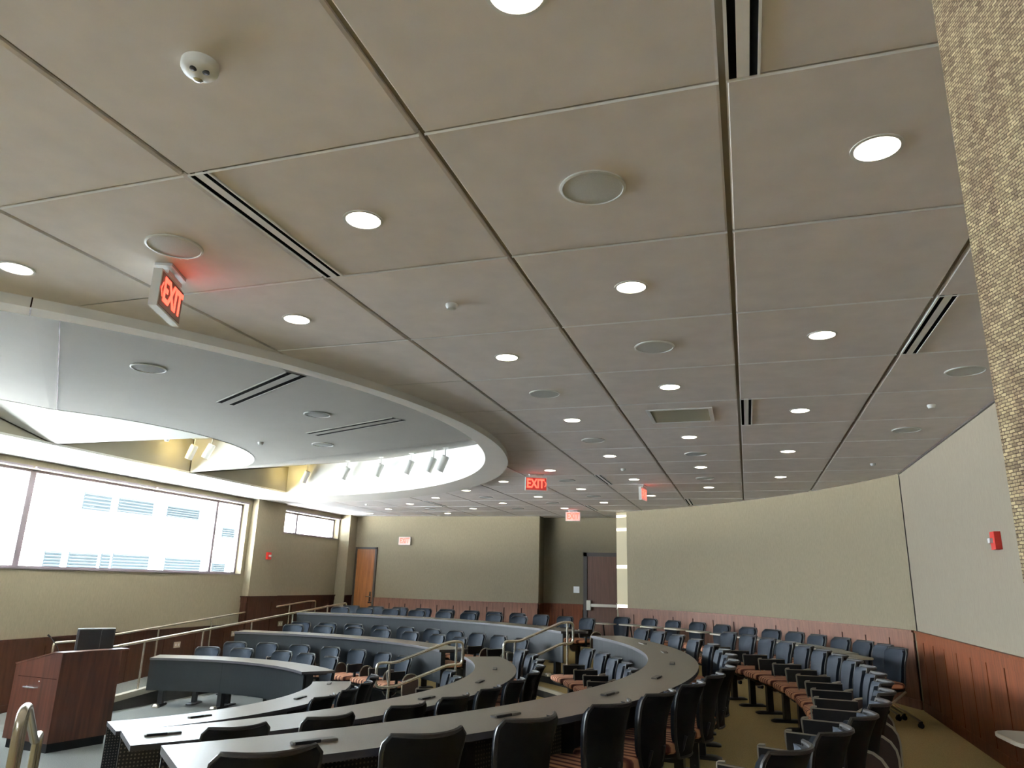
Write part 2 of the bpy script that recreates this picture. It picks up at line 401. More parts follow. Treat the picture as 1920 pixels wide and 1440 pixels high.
# ceiling ring, folded plate and raised recess
RI, RIC = 5.56, (-8.36, 6.72)   # inner edge of the ring
ZR = ZC-.064
def arcpts(c, r, a0, a1, n): return [(c[0]+r*math.cos(R(a0+(a1-a0)*i/n)), c[1]+r*math.sin(R(a0+(a1-a0)*i/n))) for i in range(n+1)]
aO = math.degrees(math.acos((XB-RC[0])/RO)); aI = math.degrees(math.acos((XB-RIC[0])/RI))
n = 96
o_ = arcpts(RC, RO, -aO, aO, n); i_ = arcpts(RIC, RI, -aI, aI, n)
b = B(); N = n+1
vs = [(*p, ZR) for p in o_]+[(*p, ZR) for p in i_]+[(*p, ZC+.015) for p in o_]
b.add(vs, [(k, k+N, k+N+1, k+1) for k in range(n)], 0)
b.add(vs, [(k, k+1, k+1+2*N, k+2*N) for k in range(n)], 1)
for ja in (-38.8,):      # radial joint of the ring
    c_, s_ = math.cos(R(ja)), math.sin(R(ja)); px, py = RC[0]-RIC[0], RC[1]-RIC[1]; bb = px*c_+py*s_; ri_ = -bb+math.sqrt(bb*bb-(px*px+py*py-RI*RI))
    b.add([(RC[0]+q*c_-w_*s_, RC[1]+q*s_+w_*c_, ZR-.002) for q in (ri_, RO) for w_ in (-.004, .004)]+[(RC[0]+(RO+.002)*c_-w_*s_, RC[1]+(RO+.002)*s_+w_*c_, z) for z in (ZR, ZC) for w_ in (-.004, .004)], [(0, 1, 3, 2), (4, 5, 7, 6)], 2)
struct(b.obj('ceiling_ring', ['plaster', 'plaster_light', 'wood_groove'], smooth=True))
ZH = EYE+2.15                   # top of the raised recess
ZP = EYE+1.60                   # folded plate
H = (XB, 7.10); RH = 2.50       # half-round opening
b = B(); vs = [(*p, ZR) for p in i_]+[(*p, ZH+.02) for p in i_]
b.add(vs, [(k, k+1, k+1+N, k+N) for k in range(n)], 0)
struct(b.obj('wall_ceiling_recess', 'plaster_light', smooth=True))
# folds
f2a, f2b = Vector((XB, 9.6)), Vector((-3.55, 7.95)); d2 = (f2b-f2a).normalized(); n2 = Vector((-d2.y, d2.x))
rise2 = .55/((Vector((XB, 12.46))-f2a).dot(n2))
d1 = Vector((4.28, -3.71)).normalized(); n1 = Vector((d1.y, -d1.x)); f1a = Vector((XB, 7.08))
def zplate(x, y):
    p = Vector((x, y)); t = (p-f2a).dot(n2)
    if t > 0: return min(ZP+t*rise2, ZH)
    t = (p-f1a).dot(n1)
    if t > 0: return min(ZP+t*.10, ZH)
    return ZP
def hit_ring(c, s, ox, oy, r=RI+.01):
    fx, fy = ox-RIC[0], oy-RIC[1]; bb = fx*c+fy*s; cc = fx*fx+fy*fy-r*r
    return -bb+math.sqrt(max(0, bb*bb-cc))
b = B(); na, nr = 120, 60; idx = []
for i in range(na+1):
    a = R(-90+180*i/na); c, s = math.cos(a), math.sin(a); rm = hit_ring(c, s, *H); row = []
    # ring radii with a vertex exactly on each fold so that the creases stay sharp
    rs = [RH+(rm-RH)*k/nr for k in range(nr+1)]
    den = c*n2.x+s*n2.y
    if abs(den) > 1e-6:
        rf = ((f2a-Vector(H)).dot(n2))/den
        if RH < rf < rm: kk = min(range(1, nr), key=lambda k: abs(rs[k]-rf)); rs[kk] = rf
    for q in rs:
        x, y = H[0]+q*c, H[1]+q*s; row.append((x, y, zplate(x, y)))
    idx.append(row)
W = nr+1
for i in range(na):
    am_ = -90+180*(i+.5)/na
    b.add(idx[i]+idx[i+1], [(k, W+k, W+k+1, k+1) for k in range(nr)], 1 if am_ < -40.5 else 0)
rj = hit_ring(math.cos(R(-40.5)), math.sin(R(-40.5)), *H)
jv = [(H[0]+q*math.cos(R(-40.5))+w_*n1.x, H[1]+q*math.sin(R(-40.5))+w_*n1.y) for q in (RH, rj) for w_ in (-.004, .004)]
b.add([(x, y, zplate(x, y)-.003) for x, y in jv], [(0, 1, 3, 2)], 2)
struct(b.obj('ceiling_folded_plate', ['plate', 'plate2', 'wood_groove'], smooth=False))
# drum above the half-round opening: wall and sloped lid
def zdrum(y): return min(ZH, EYE+1.60+abs(y-7.08)*.235)
hp = arcpts(H, RH, -90, 90, 60)
b = B(); vs = [(x, y, zplate(x, y)-.004) for x, y in hp]+[(x, y, zdrum(y)+.01) for x, y in hp]
b.add(vs, [(k, k+1, k+62, k+61) for k in range(60)])
struct(b.obj('wall_ceiling_drum', 'plaster_light', smooth=True))
b = B(); vs = [(XB, y, zdrum(y)) for x, y in hp]+[(x, y, zdrum(y)) for x, y in hp]
b.add(vs, [(k, k+61, k+62, k+1) for k in range(60)])
struct(b.obj('ceiling_drum_lid', 'plaster_light'))
# triangular fins standing over the inner edge of the window band
b = B()
for (ya, yb, zt) in ((7.08, 9.58, .59), (7.08, 4.6, .59), (9.6, 12.45, .56), (4.58, 1.7, .56)):
    x = XB-.004
    b.add([(x, ya, ZC), (x, yb, ZC), (x, yb, ZC+zt)], [(0, 1, 2)])
struct(b.obj('ceiling_fin', 'cream'))

# walls: window wall with two openings
def wallbox(name, m, *boxes):
    b = B()
    for q in boxes: b.box(*q)
    return struct(b.obj(name, m))
SILL, HEAD = EYE, EYE+1.46
wallbox('wall_left', 'wall', (XW-.26, XW, -3.3, 13.12, -.1, SILL), (XW-.26, XW, -3.3, 1.0, SILL, HEAD), (XW-.26, XW, 13.12, 14.29, -.1, HEAD),
        (XW-.26, XW, -3.3, YB+.3, HEAD, ZC), (XW-.26, XW, 14.29, YB+.3, -.1, EYE+.95), (XW-.26, XW, 16.85, YB+.3, EYE+.95, HEAD),
        (XW, XW+.16, 13.24, 14.25, -.1, ZC), (XW, XW+.30, 16.9, YB+.1, -.1, ZC))
wallbox('wall_left_outer', 'wall', (XW-.30, XW-.26, -3.3, .9, -.1, TOPZ), (XW-.30, XW-.26, -3.3, YB+.5, ZC, TOPZ))
def glazing(name, ya, yb, za, zb, mull):
    x = XW-.17; b = B(); b.box(x-.03, x+.03, ya, yb, za, za+.045); b.box(x-.03, x+.03, ya, yb, zb-.04, zb); b.box(x-.03, x+.03, ya, ya+.04, za, zb); b.box(x-.03, x+.03, yb-.05, yb, za, zb)
    fr = struct(b.obj(name, 'mullion'))
    for y, w in mull:
        b = B(); b.box(x-.035, x+.035, y-w/2, y+w/2, za+.045, zb-.04); b.obj('mullion', 'mullion', fr)
    b = B(); b.add([(x, ya, za), (x, yb, za), (x, yb, zb), (x, ya, zb)], [(0, 1, 2, 3)]); b.obj('pane', 'glass', fr)
    b = B(); b.box(XW-.14, XW+.02, ya+.02, yb-.02, za-.004, za+.012); b.obj('sill', 'mullion', fr)
    return fr
glazing('window_1', 1.0, 13.12, SILL, HEAD, [(4.15, .10), (8.17, .10), (12.32, .07)])
glazing('window_2', 14.29, 16.85, EYE+.95, HEAD, [(15.15, .07)])
for ya, yb in ((4.3, 8.0), (8.06, 10.4), (10.47, 13.1), (14.3, 16.85)):
    b = B(); b.box(XW-.02, XW+.05, ya, yb, HEAD-.005, HEAD+.03); struct(b.obj('trim_1' if ya < 5 else 'trim_2' if ya < 9 else 'trim_3' if ya < 12 else 'trim_4', 'mullion'))

# back wall, door recess, curved wall, right wall, front walls
XD0, XD1, YD = -4.80, -2.72, 17.72
wallbox('wall_back', 'wall', (XW-.3, XD0, YB, YB+.12, -.1, ZC+.3))
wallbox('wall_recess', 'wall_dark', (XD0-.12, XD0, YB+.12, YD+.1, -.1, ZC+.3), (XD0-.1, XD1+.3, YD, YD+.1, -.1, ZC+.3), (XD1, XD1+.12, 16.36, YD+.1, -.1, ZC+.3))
AC0, AC1 = 22.2, 62.3
def arcwall(name, m, r, a0, a1, z0, z1, th=.12, n=28):
    b = B(); ii = [pol(r, a0+(a1-a0)*k/n) for k in range(n+1)]; oo = [pol(r+th, a0+(a1-a0)*k/n) for k in range(n+1)]
    ring = [(p[0], p[1]) for p in ii]+[(p[0], p[1]) for p in reversed(oo)]
    b.loft([[(*p, z0) for p in ring], [(*p, z1) for p in ring]], 0)
    return b
struct(arcwall('wall_curved', 'wall', RW, AC0, AC1, 0, ZC+.3).obj('wall_curved', 'wall', smooth=True))
wallbox('wall_right', 'wall_pale', (XR, XR+.12, -3.3, 11.05, -.1, ZC+.3))
FX0, FX1, FZ0, FZ1 = -3.6, -0.2, EYE+1.05, EYE+1.46
wallbox('wall_front', 'wall', (XW-.3, FX0, -3.4, -3.2, -.1, TOPZ), (FX1, XR+.2, -3.4, -3.2, -.1, TOPZ), (FX0, FX1, -3.4, -3.2, -.1, FZ0), (FX0, FX1, -3.4, -3.2, FZ1, TOPZ))
b = B(); b.box(FX0, FX1, -3.33, -3.27, FZ0, FZ0+.04); b.box(FX0, FX1, -3.33, -3.27, FZ1-.04, FZ1); b.box(FX0, FX0+.04, -3.33, -3.27, FZ0, FZ1); b.box(FX1-.04, FX1, -3.33, -3.27, FZ0, FZ1)
w4 = struct(b.obj('window_4', 'mullion'))
b = B(); b.add([(FX0, -3.3, FZ0), (FX1, -3.3, FZ0), (FX1, -3.3, FZ1), (FX0, -3.3, FZ1)], [(0, 1, 2, 3)]); b.obj('pane', 'glass', w4)
wallbox('wall_outer', 'wall', (-10.7, 2.6, 18.1, 18.2, -.1, TOPZ), (2.4, 2.5, -3.4, 18.2, -.1, TOPZ))
# dark reveal where curved and right walls meet, and under the ceiling on the right wall
b = B(); b.box(XR-.012, XR-.002, 10.992, 11.008, F3+.94, ZC-.03); struct(b.obj('trim_5', 'frame_dark'))
b = B(); b.box(XR-.02, XR, -2, 10.98, ZC-.02, ZC-.002); struct(b.obj('trim_6', 'frame_dark'))

# near fabric wrapped wall end beside the camera
b = B(); P0, P1 = Vector((.262, .860)), Vector((.56, -.03)); L_ = (P1-P0).length
ns = 40
def fz(t): return t
nv = (Vector((P1.y-P0.y, -(P1.x-P0.x)))).normalized()
vs = [(P0.x, P0.y, F3), (P1.x, P1.y, F3), (P1.x, P1.y, ZC), (P0.x, P0.y, ZC)]
back = Vector((.02, .12))
b.add(vs, [(0, 1, 2, 3)], 0, [[(0, 0), (L_, 0), (L_, ZC-F3), (0, ZC-F3)]])
v2 = [(P0.x, P0.y, F3), (P0.x+back.x+.3, P0.y+back.y+.1, F3), (P0.x+back.x+.3, P0.y+back.y+.1, ZC), (P0.x, P0.y, ZC)]
b.add(v2, [(0, 1, 2, 3)], 0, [[(0, 0), (.3, 0), (.3, ZC-F3), (0, ZC-F3)]])
struct(b.obj('wall_near', 'weave'), 'woven straw-coloured fabric wall end close to the camera')

# wainscot: header rail, panels and dark grooves
def wains_line(b, p, q, z0, h, pw, nrm, first=0.0):
    """panels along the straight line p-q; nrm points into the room"""
    p, q = Vector(p), Vector(q); d = (q-p); L = d.length; d.normalize(); n = Vector(nrm)
    def bx(s0, s1, za, zb, t, mi):
        a, c = p+d*s0, p+d*s1
        ring = [a, c, c+n*t, a+n*t]
        b.loft([[(v.x, v.y, za) for v in ring], [(v.x, v.y, zb) for v in ring]], mi)
    bx(0, L, z0, z0+h, .012, 1); bx(0, L, z0+h-.10, z0+h, .026, 0); bx(0, L, z0+h, z0+h+.025, .045, 0); bx(0, L, z0, z0+.11, .030, 0)
    s = first
    if first > 0: bx(0, first-.013, z0+.11, z0+h-.10, .022, 0)
    while s < L-.02:
        e = min(s+pw, L); bx(s+.013, e-.013, z0+.11, z0+h-.10, .022, 0); s += pw
H_W = .94
b = B(); wains_line(b, (-9.18, YB), (XD0, YB), F3, H_W, .44, (0, -1), .45); struct(b.obj('wainscot_back', ['wood_pale', 'wood_groove']))
b = B(); wains_line(b, (XD0, YD), (-3.80, YD), F3, H_W, .52, (0, -1), .5); wains_line(b, (XD0, YD), (XD0, YB), F3, H_W, .52, (1, 0)); struct(b.obj('wainscot_recess', ['wood', 'wood_groove']))
b = B()
for k in range(14):
    a0, a1 = AC0+.35+2.86*k, min(AC0+.35+2.86*(k+1), AC1-.3)
    p, q = pol(RW, a0), pol(RW, a1); am = R((a0+a1)/2)
    wains_line(b, q[:2], p[:2], F3, H_W, 9, (-math.cos(am), -math.sin(am)))
struct(b.obj('wainscot_curved', ['wood_pale', 'wood_groove']))
b = B(); wains_line(b, (XR, 11.0), (XR, -3.2), F3, H_W, .515, (-1, 0), .37); struct(b.obj('wainscot_right', ['wood', 'wood_groove']))
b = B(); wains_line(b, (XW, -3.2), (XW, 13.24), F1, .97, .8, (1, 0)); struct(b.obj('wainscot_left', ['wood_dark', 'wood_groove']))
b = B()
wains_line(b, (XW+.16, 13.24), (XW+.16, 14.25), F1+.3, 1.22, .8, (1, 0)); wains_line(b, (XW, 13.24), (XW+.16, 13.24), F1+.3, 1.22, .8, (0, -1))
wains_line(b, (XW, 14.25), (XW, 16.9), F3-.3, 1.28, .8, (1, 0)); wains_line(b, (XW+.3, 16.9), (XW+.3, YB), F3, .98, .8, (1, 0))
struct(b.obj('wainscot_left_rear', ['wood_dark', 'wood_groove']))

# doors
def door(name, x0, x1, y, z0, h, m, fw=.05):
    b = B(); b.box(x0, x0+fw, y-.04, y, z0, z0+h); b.box(x1-fw, x1, y-.04, y, z0, z0+h); b.box(x0, x1, y-.04, y, z0+h-fw, z0+h)
    fr = struct(b.obj(name, 'frame_dark'))
    b = B(); b.box(x0+fw, x1-fw, y-.018, y, z0, z0+h-fw); b.obj('door_leaf', m, fr)
    return fr
d1o = door('door_1', -9.81, -9.18, YB, F3, 2.22, 'door_wood')
b = B(); b.box(-9.315, -9.265, YB-.035, YB-.018, F3+.86, F3+1.10); b.tube([(-9.29, YB-.03, F3+.98), (-9.29, YB-.075, F3+.98), (-9.39, YB-.075, F3+.98)], .01); b.box(-9.34, -9.24, YB-.03, YB-.018, F3+.82, F3+.85)
b.obj('door_handle', 'chrome', d1o, True)
d2o = door('door_2', -3.79, -2.74, YD, F3, 2.18, 'door_dark', .09)
b = B(); b.box(-3.66, -2.90, YD-.10, YD-.05, F3+.92, F3+.985); b.box(-3.70, -3.60, YD-.11, YD-.018, F3+.84, F3+1.06); b.box(-2.98, -2.88, YD-.11, YD-.018, F3+.88, F3+1.02)
b.obj('panic_bar', 'steel', d2o)
# sunlight painted on the curved wall end: pale glowing strip with emissive bars
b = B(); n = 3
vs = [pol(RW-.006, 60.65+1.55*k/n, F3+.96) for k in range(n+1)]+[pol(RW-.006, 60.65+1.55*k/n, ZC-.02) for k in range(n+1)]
b.add(vs, [(k, k+1, k+n+2, k+n+1) for k in range(n)]); strip = struct(b.obj('painted_sun_strip', 'strip_pale'))
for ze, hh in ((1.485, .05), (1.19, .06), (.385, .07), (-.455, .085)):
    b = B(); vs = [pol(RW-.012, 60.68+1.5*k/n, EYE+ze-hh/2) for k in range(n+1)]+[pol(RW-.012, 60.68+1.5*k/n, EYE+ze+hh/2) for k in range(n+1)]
    b.add(vs, [(k, k+1, k+n+2, k+n+1) for k in range(n)]); b.obj('glow_bar', 'slit_glow', strip)

# ------------------------------------------------------------------ outside: pale building and ground
b = B(); b.add([(-80, -80, -3), (40, -80, -3), (40, 90, -3), (-80, 90, -3)], [(0, 1, 2, 3)]); struct(b.obj('ground_outside', 'ext_ground'))
fac = thing('neighbouring_building', 'overexposed pale building seen through the long window', 'building', (-24, 20, -3))
b = B(); b.box(-.6, 0, -14, 34, 0, 9); b.obj('facade', 'ext_wall', fac)
for (ya, yb, za, zb) in ((21.3, 22.6, 2.25, 2.9), (22.95, 24.8, 2.3, 2.9), (25.6, 27.6, 2.35, 2.85), (20.1, 20.8, .1, .65), (21.1, 22.4, .1, .66), (22.55, 23.0, .1, .68), (23.1, 25.0, .1, .70), (25.9, 28.1, .08, .66), (28.9, 29.8, .1, .5), (29.3, 30.2, 1.7, 2.2)):
    b = B(); b.box(-.02, .03, ya-20, yb-20, za+EYE+3, zb+EYE+3)
    for i in range(5):
        z = za+EYE+3+(zb-za)*(i+.5)/5; b.box(.03, .06, ya-20, yb-20, z-.012, z+.012)
    b.obj('window', 'ext_glass', fac)

# ------------------------------------------------------------------ curved desks
def curved_desk(name, label, ri, ro, a0, a1, zf, h=.71, legs=6, seams=(), dark_front=False, group=None):
    am = (a0+a1)/2
    t = thing(name, label, 'desk', (CX, CY, zf), 0, group)
    n = max(12, int(abs(a1-a0)/1.5))
    def P(r, k): a = R(a0+(a1-a0)*k/n); return (r*math.cos(a), r*math.sin(a))
    ring = [P(ri, k) for k in range(n+1)]+[P(ro, k) for k in reversed(range(n+1))]
    b = B()
    b.loft([[(*p, h-.034) for p in ring], [(*p, h) for p in ring]], 1, False, False)
    vs = [(*P(ri, k), h) for k in range(n+1)]+[(*P(ro, k), h) for k in range(n+1)]
    b.add(vs, [(k, k+n+1, k+n+2, k+1) for k in range(n)], 0)
    vs = [(x, y, h-.034) for x, y, z in vs]; b.add(vs, [(k, k+1, k+n+2, k+n+1) for k in range(n)], 1)
    b.obj('desk_top', ['desk_top', 'desk_edge'], t)
    # modesty panel: laminate towards the room, perforated metal towards the sitter
    rp = ri+.03; z0, z1 = h-.47, h-.034
    b = B()
    for rr, mi, fl in ((rp, 0, 0), (rp+.018, 1, 1)):
        vs = [(*P(rr, k), z0) for k in range(n+1)]+[(*P(rr, k), z1) for k in range(n+1)]
        fs = [(k, k+n+1, k+n+2, k+1) if not fl else (k, k+1, k+n+2, k+n+1) for k in range(n)]
        s = [rr*R(abs(a1-a0))*k/n for k in range(n+1)]
        uv = [[(s[k], z0), (s[k], z1), (s[k+1], z1), (s[k+1], z0)] if not fl else [(s[k], z0), (s[k+1], z0), (s[k+1], z1), (s[k], z1)] for k in range(n)]
        b.add(vs, fs, mi, uv)
    for k in (0, n): b.add([(*P(rp, k), z0), (*P(rp+.018, k), z0), (*P(rp+.018, k), z1), (*P(rp, k), z1)], [(0, 1, 2, 3)], 0)
    vs = [(*P(rp, k), z0) for k in range(n+1)]+[(*P(rp+.018, k), z0) for k in range(n+1)]; b.add(vs, [(k, k+1, k+n+2, k+n+1) for k in range(n)], 0)
    for sa in seams:                                    # vertical joints of the panel
        for da in (0,):
            a = R(sa); w = .006/rp
            q = [((rp-.002)*math.cos(a-w), (rp-.002)*math.sin(a-w)), ((rp-.002)*math.cos(a+w), (rp-.002)*math.sin(a+w))]
            b.add([(*q[0], z0), (*q[1], z0), (*q[1], z1), (*q[0], z1)], [(0, 1, 2, 3)], 2)
    b.obj('modesty_panel', ['slate', 'perf', 'black'], t)
    for i in range(legs):
        a = a0+(a1-a0)*(.06+.88*i/(legs-1)); rm = ri+.18
        Tm = Matrix.Rotation(R(a-90), 4, 'Z') @ Matrix.Translation((0, rm, 0))
        b = B(); b.box(-.035, .035, -.05, .05, .02, h-.034, 0, Tm)
        b.loft([[tuple(Tm @ Vector((x, y, z))) for x, y in rrect(.09*s, .36*s, .03*s)] for z, s in ((0, 1), (.018, 1), (.035, .86))], 0)
        b.box(-.03, .03, -.12, .26, h-.075, h-.034, 0, Tm)
        lg = b.obj('leg', 'black_metal', t)
        b = B(); b.loft([[tuple(Tm @ Vector((x, y, z))) for x, y in rrect(.10*s, .09*s, .03*s, 0, -.165)] for z, s in ((0, 1), (.026, 1), (.05, .7))], 0)
        b.obj('foot_cap', 'steel', lg)
    return t
G_D = 'curved lecture desks'
curved_desk('curved_desk', 'innermost curved desk on the near side, its pale end beside the lectern', 2.741, 3.213, -36.0, 31.0, F1, seams=(-10, 12), group=G_D)
curved_desk('curved_desk', 'middle curved desk on the near side, between two other grey-topped desks', 4.72, 5.215, -38.8, 34.8, F2, seams=(-20, 0, 18), group=G_D)
curved_desk('curved_desk', 'outermost and longest curved desk, sweeping along the foreground to the far railing', 6.66, 7.15, -39.5, 36.0, F3, legs=9, seams=(-24, -8, 8, 22), group=G_D)
curved_desk('curved_desk', 'short slate-fronted curved desk on the front floor just behind the lectern', 2.741, 3.213, 51.4, 116.0, F1, legs=4, seams=(92,), group=G_D)
curved_desk('curved_desk', 'slate-fronted curved desk on the far side, middle of the three beside the ramp', 4.68, 5.15, 46.8, 106.0, F2, legs=5, seams=(90, 68), group=G_D)
curved_desk('curved_desk', 'slate-fronted curved desk highest on the far side, nearest the back wall', 6.60, 7.10, 43.6, 101.6, F3, legs=6, seams=(85, 63), group=G_D)

# desk power modules
def make_module():
    t = thing('power_module', '', 'power socket', group='flip-up power modules set in the desk tops')
    b = B(); b.loft([[(x, y, z) for x, y in rrect(.22*s, .05*s, .012)] for z, s in ((0, 1), (.008, 1), (.011, .93))], 0); b.obj('lid', 'module_grey', t)
    b = B(); b.box(-.02, .10, .018, .028, 0, .013); b.obj('slot', 'black', t)
    return t
pm = Proto(make_module())
for row, r, z, azs in (('inner', 2.95, F1+.71, (-21.4, 4.8, 27.7)), ('middle', 4.96, F2+.71, (-36.3, -9.5, 4.6, 18.2)), ('outer', 6.90, F3+.71, (-34.4, -24.5, -14.7, -5.5, 4.6, 14.7, 24.4))):
    for i, a in enumerate(azs):
        pm.put(pol(r, a, z+.0005), rot_at(a), f'flat power module in the near {row} desk top, {ORD[i]} from its photo-left end')

# ------------------------------------------------------------------ seating
def back_grid(off, dw=0., z0=.43, z1=.80, nu=14, nv=14):
    rows = []
    for j in range(nv+1):
        v = j/nv; z = z0+(z1-z0)*v; vv = max(0, (z-.43)/.39); row = []
        hw = .160+.045*max(0, vv)**1.4+dw
        if v < .25: hw *= .72+.28*math.sin(v/.25*PI/2)
        if v > .84: hw -= .042*(1-math.sqrt(max(0, 1-((v-.84)/.16)**2)))
        for i in range(nu+1):
            u = -1+2*i/nu
            y = .195+.06*vv+.055*max(0, vv)**3-(.030+.060*max(0, vv))*u*u+off
            row.append((hw*u, y, z))
        rows.append(row)
    return rows
def shell(b, f, bk, mi=0):
    nu, nv = len(f[0]), len(f)
    vs = [p for r in f for p in r]+[p for r in bk for p in r]; o = nu*nv; fs = []
    for j in range(nv-1):
        for i in range(nu-1):
            q = j*nu+i; fs.append((q, q+1, q+nu+1, q+nu)); fs.append((o+q, o+q+nu, o+q+nu+1, o+q+1))
    for i in range(nu-1):
        fs.append((i, o+i, o+i+1, i+1)); q = (nv-1)*nu+i; fs.append((q, q+1, o+q+1, o+q))
    for j in range(nv-1):
        q = j*nu; fs.append((q, q+nu, o+q+nu, o+q)); q = j*nu+nu-1; fs.append((q, o+q, o+q+nu, q+nu))
    b.add(vs, fs, mi)
def seat_parts(t, rolling=False):
    b = B(); b.loft([[(x, y, z) for x, y in rrect(.47*s, .45*s, .09*s, 0, -.03)] for z, s in ((.395, .94), (.41, 1), (.438, 1.0), (.455, .96), (.462, .86))], 0); b.obj('seat', 'stripe', t, True)
    b = B(); b.loft([[(x, y, z) for x, y in rrect(.43*s, .42*s, .09*s, 0, -.02)] for z, s in ((.35, .7), (.372, .97), (.396, 1))], 0); b.obj('seat_pan', 'black', t, True)
    b = B(); shell(b, back_grid(0), back_grid(.026)); b.obj('backrest', 'fabric', t, True)
    b = B(); f = back_grid(.0275, .012, .37, .812); k = back_grid(.041, .012, .37, .812); shell(b, f, k)
    sh = b.obj('back_shell', 'mesh_back', t, True)
    b = B(); e = []
    nv, nu = len(k), len(k[0])
    loop = [k[j][0] for j in range(nv)]+[k[-1][i] for i in range(1, nu)]+[k[j][-1] for j in reversed(range(nv-1))]+[k[0][i] for i in reversed(range(1, nu-1))]
    b.tube([(p[0], p[1]-.005, p[2]) for p in loop], .011, 6, 0, True); b.obj('shell_rim', 'rim', sh, True)
    b = B()
    for sx in (-1, 1): b.tube(fillet([(sx*.10, -.05, .36), (sx*.10, .20, .365), (sx*.09, .238, .50)], .06), .014, 6)
    b.obj('back_bracket', 'black_metal', t, True)
def post_parts(t):
    b = B(); b.box(-.032, .032, -.045, .025, .02, .36); b.obj('post', 'black_metal', t)
    b = B(); b.loft([[(x, y, z) for x, y in rrect(.13*s, .34*s, .04, 0, -.01)] for z, s in ((0, 1), (.014, 1), (.028, .8))], 0); b.obj('base_plate', 'black_metal', t, True)
def arm_parts(t):
    b = B(); b.box(.238, .268, -.20, .10, .515, .635); b.box(.242, .264, -.06, -.02, .36, .52); b.box(.05, .264, -.06, -.02, .345, .372); a = b.obj('armrest', 'black', t)
    b = B(); b.box(.260, .269, -.205, .10, .632, .6385); b.obj('arm_edge', 'arm_trim', a)
    b = B(); b.tube(fillet([(.246, -.17, .645), (.246, -.212, .642), (.246, -.207, .56), (.246, -.19, .50)], .04), .0065, 6); b.obj('arm_loop', 'arm_trim', a, True)
    out = [(.30-.0, y, z) for y, z in [(p[0], p[1]) for p in rrect(.30, .40, .13, .19, .40)]]
    b = B(); b.loft([[(x, y, z) for _, y, z in out] for x in (.271, .287)], 0); tb = b.obj('tablet', 'tablet_edge', t)
    ins = [(p[0], p[1]) for p in rrect(.275, .375, .12, .19, .40)]
    b = B(); b.loft([[(x, y, z) for y, z in ins] for x in (.2695, .2885)], 0); b.obj('tablet_face', 'tablet_brown', tb)
def make_desk_chair():
    t = thing('desk_chair', '', 'chair'); seat_parts(t); post_parts(t)
    return t
def make_tablet_seat():
    t = thing('tablet_arm_seat', '', 'chair'); seat_parts(t); post_parts(t); arm_parts(t)
    return t
def make_rolling_chair():
    t = thing('rolling_tablet_chair', '', 'chair'); seat_parts(t)
    for sx in (-1, 1):
        for (ya, yb) in ((.18, -.26), (-.18, .30)):
            b = B(); b.tube([(sx*.20, ya, .37), (sx*.22, yb, .07)], .013, 7); lg = b.obj('leg', 'steel', t, True)
            b = B(); b.loft([[(sx*.22+x, yb+.028*math.cos(2*PI*k/12), .03+.028*math.sin(2*PI*k/12)) for k in range(12)] for x in (-.018, .018)], 0)
            b.box(sx*.22-.02, sx*.22+.02, yb-.012, yb+.012, .04, .075); b.obj('caster', 'black', lg)
    b = B(); b.tube(fillet([(-.20, .05, .37), (-.285, .04, .40), (-.285, -.02, .688), (-.1, -.14, .698)], .06), .014, 7); b.obj('tablet_arm', 'black_metal', t, True)
    b = B(); b.loft([[(x, y, z) for x, y in rrect(.47, .30, .12, .0, -.27)] for z in (.698, .717)], 0); tb = b.obj('tablet', 'tablet_edge', t)
    b = B(); b.loft([[(x, y, z) for x, y in rrect(.45, .28, .11, .0, -.27)] for z in (.7175, .719)], 0); b.obj('tablet_face', 'tablet_top', tb)
    return t
dc, ts, rc = Proto(make_desk_chair()), Proto(make_tablet_seat()), Proto(make_rolling_chair())
def seat_row(pr, r, zf, azs, lab, group, jit=1.5):
    for i, a in enumerate(azs):
        pr.put(pol(r, a, zf), rot_at(a)+R(random.uniform(-jit, jit)), lab.format(ORD[i]), group)
bo = .24    # backrest stands this far behind the seat centre
seat_row(dc, 7.41-bo, F3, [-37.5, -32.2, -27.5, -22.2, -17.8, -13.5, -8.9, -4.3, .3, 4.8, 9.3, 14.4, 20.0, 25.4, 30.4, 34.6], 'dark-backed desk chair, {} from the photo-left end behind the near outermost curved desk', 'chairs at the near outer desk')
seat_row(dc, 5.45-bo, F2, [-33.0, -26.4, -19.0, -13.0, -7.1, -.5, 6, 12.5, 19, 25.5, 32], 'dark-backed desk chair, {} from the photo-left end behind the near middle curved desk', 'chairs at the near middle desk')
seat_row(dc, 3.44-bo, F1, [-2, 7, 16, 25], 'dark-backed desk chair, {} of four showing behind the near innermost curved desk', 'chairs at the near inner desk')
seat_row(dc, 3.46-bo, F1, [104.6, 94.6, 81.7, 72.9, 62.7], 'blue-grey desk chair, {} from the ramp behind the far innermost curved desk', 'chairs at the far inner desk')
seat_row(dc, 5.42-bo, F2, [96.8, 90.2, 82.9, 76.1, 68.8, 61.3, 54.7], 'blue-grey desk chair, {} from the ramp behind the far middle curved desk', 'chairs at the far middle desk')
seat_row(dc, 7.40-bo, F3, [96.4, 92.0, 87.1, 82.2, 76.9, 72.1, 66.9, 61.8], 'blue-grey desk chair, {} from the ramp behind the far outermost curved desk', 'chairs at the far outer desk')
seat_row(ts, 4.52-bo, F1, [104.6, 96.9, 88.7, 80.4, 72.6, 64.3, 56.9], 'tablet-arm seat with striped cushion, {} from the ramp before the far middle desk', 'tablet seats before the far middle desk')
seat_row(ts, 6.3-bo, F2, [99.4, 94.2, 88.8, 83.3, 77.7, 71.8, 66.5, 61.2, 55.8, 49.9], 'tablet-arm seat with striped cushion, {} from the ramp before the far outermost desk', 'tablet seats before the far outer desk')
